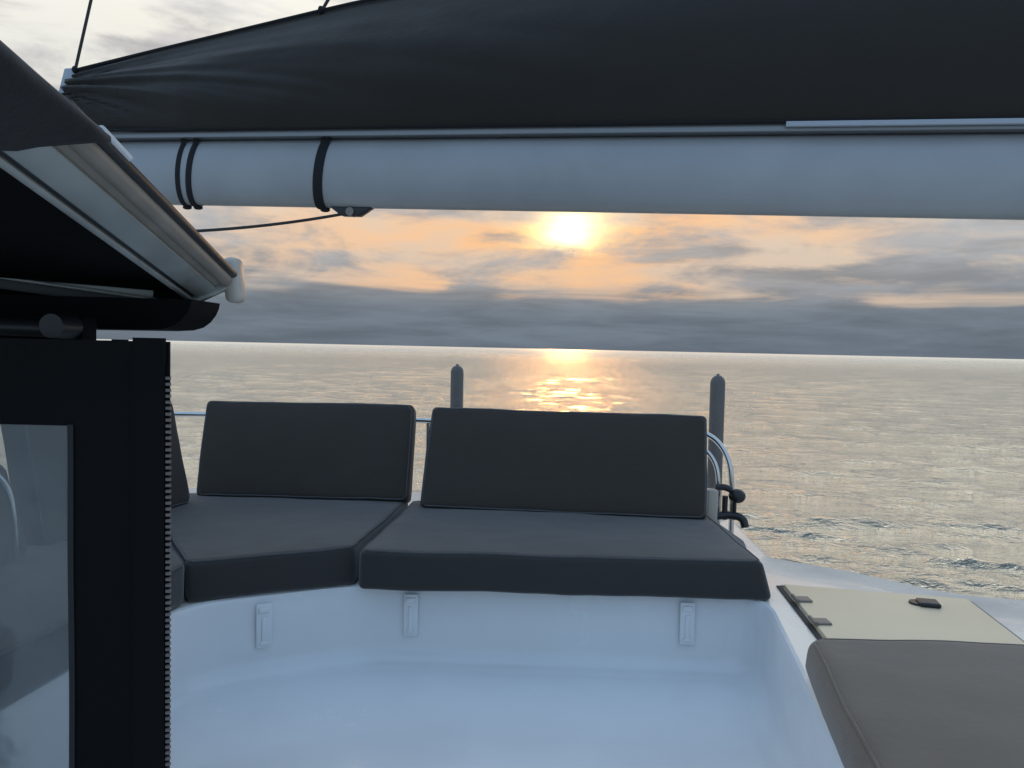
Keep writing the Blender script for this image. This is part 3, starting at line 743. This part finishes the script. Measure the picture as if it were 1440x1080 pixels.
# dark hood under the front edge with a rounded right end
prof = [(-1.6, 4.386), (-0.648, 4.384), (-0.650, 4.372), (-0.656, 4.358), (-0.668, 4.342), (-0.684, 4.330), (-0.705, 4.3235), (-0.74, 4.321), (-1.6, 4.316)]
g = G(); n_ = len(prof)
g.add([(a, 1.55, b) for a, b in prof] + [(a, 1.70, b) for a, b in prof], [tuple(range(n_)), tuple(range(2 * n_ - 1, n_ - 1, -1))] + [(i, (i + 1) % n_, n_ + (i + 1) % n_, n_ + i) for i in range(n_)])
g.make('hood', M['canopy_under'], can, 35)
slab([(-1.6, 1.655, 4.378), (-0.70, 1.665, 4.378), (-0.70, 1.695, 4.378), (-1.6, 1.695, 4.378)], 0.075, 'filler', M['canopy_under'])
# cloth wrapped over the near end of the rails
g = G(); SEG = 26; RN = 22
for i in range(SEG + 1):
    t = i / SEG
    for k in range(RN):
        a = 2 * math.pi * k / RN; ca, sa = math.cos(a), math.sin(a)
        px_ = math.copysign(abs(ca) ** 0.5, ca) * (0.066 + 0.012 * t); pz_ = math.copysign(abs(sa) ** 0.6, sa) * (0.016 + 0.010 * t)
        l = 0.685 + (0.5 - 0.5 * ca) * 0.12 * (1 - t) + t * 0.74
        c = Ci + u_ * l + cv * 0.50 + nn * 0.006 + V((0, 0, -0.075 * t))
        wv = 1 + 0.05 * mn.noise(V((t * 6, a * 1.2, 1)))
        g.v.append(c + cvn * px_ * wv + nn * pz_ * wv)
for i in range(SEG):
    for k in range(RN): g.f.append((i * RN + k, i * RN + (k + 1) % RN, (i + 1) * RN + (k + 1) % RN, (i + 1) * RN + k))
g.f.append(tuple(range(RN))); g.f.append(tuple(SEG * RN + k for k in range(RN)))
g.make('rolled_cloth', M['canopy'], can, 60)
# cross bow and fittings in the dark between hood and panel
G().tube([(-1.6, 1.44, 4.330), (-0.83, 1.44, 4.316)], 0.016, 14).make('cross_bow', M['alu_dark'], can, 60)
rbar(-0.04, 0.95, -0.012, 0.020, -0.014, 0.0, 'end_plate', M['alu'])
for xx in (-1.12, -0.835):
    g = G(); g.tube([(xx, 1.39, 4.322), (xx, 1.46, 4.322)], [0.022, 0.024], 18); g.make('bow_fitting', M['black_plastic'], can, 40)

G().box((-1.205, 1.475, 4.315), (0.79, 0.05, 0.055), 0.006).make('head_pocket', M['canopy_under'], can, 40)

# ------------------------------------------------------------------ zipped enclosure panel with clear window (left)
enc = empty('enclosure_panel', (-1.0, 1.35, FLOOR), 'black vinyl enclosure panel with clear window and zipped free edge at far left', 'panel')
PY = 1.35; XR = -0.598; XL = -1.55
def panel_part(x0, x1, z0, z1, y0, th, name, m, amp=0.003, parent=None):
    g = G(); nx, nz_ = max(2, int((x1 - x0) / 0.02)), max(2, int((z1 - z0) / 0.025))
    for s_ in (0, 1):
        for i in range(nx + 1):
            for j in range(nz_ + 1):
                xx = x0 + (x1 - x0) * i / nx; zz = z0 + (z1 - z0) * j / nz_
                yy = y0 + th * s_ + amp * mn.noise(V((xx * 9, zz * 5, 1.7)))
                g.v.append(V((xx, yy, zz)))
    m_ = (nx + 1) * (nz_ + 1); id_ = lambda s_, i, j: s_ * m_ + i * (nz_ + 1) + j
    for s_ in (0, 1):
        for i in range(nx):
            for j in range(nz_): g.f.append((id_(s_, i, j), id_(s_, i + 1, j), id_(s_, i + 1, j + 1), id_(s_, i, j + 1)))
    for i in range(nx):
        for j in (0, nz_): g.f.append((id_(0, i, j), id_(0, i + 1, j), id_(1, i + 1, j), id_(1, i, j)))
    for j in range(nz_):
        for i in (0, nx): g.f.append((id_(0, i, j), id_(0, i, j + 1), id_(1, i, j + 1), id_(1, i, j)))
    return g.make(name, m, parent or enc, 40)
panel_part(XL, XR - 0.006, 4.146, 4.298, PY, 0.006, 'top_band', M['vinyl'])
panel_part(-0.778, XR - 0.006, FLOOR + 0.02, 4.146, PY, 0.006, 'side_band', M['vinyl'])
panel_part(XL, -1.45, FLOOR + 0.02, 4.146, PY, 0.006, 'side_band', M['vinyl'])
panel_part(-1.45, -0.778, FLOOR + 0.02, FLOOR + 0.10, PY, 0.006, 'bottom_band', M['vinyl'])
panel_part(-1.455, -0.773, FLOOR + 0.09, 4.151, PY + 0.002, 0.0015, 'window_pane', M['clear'], 0.003)
panel_part(-0.664, XR - 0.010, FLOOR + 0.02, 4.304, PY - 0.009, 0.006, 'zip_flap', M['vinyl'], 0.004)
panel_part(-0.782, -0.772, FLOOR + 0.10, 4.148, PY - 0.003, 0.002, 'window_binding', M['rubber'], 0.003)
G().tube([(-0.705, PY + 0.03, FLOOR), (-0.705, PY + 0.03, 4.30)], 0.014, 14).make('support_pole', M['vinyl'], enc, 60)
g = G()
zz = FLOOR + 0.05; k = 0
while zz < 4.235:
    g.box((XR - 0.004, PY - 0.006, zz), (0.008, 0.005, 0.0050), 0.0); zz += 0.0105; k += 1
tag(g.make('zip_teeth', M['zip'], enc), kind='stuff')
G().box((XR + 0.001 - 0.012, PY - 0.001, (FLOOR + 4.28) / 2), (0.014, 0.003, 4.28 - FLOOR - 0.04), 0.001).make('zip_tape', M['vinyl'], enc)
print('done')
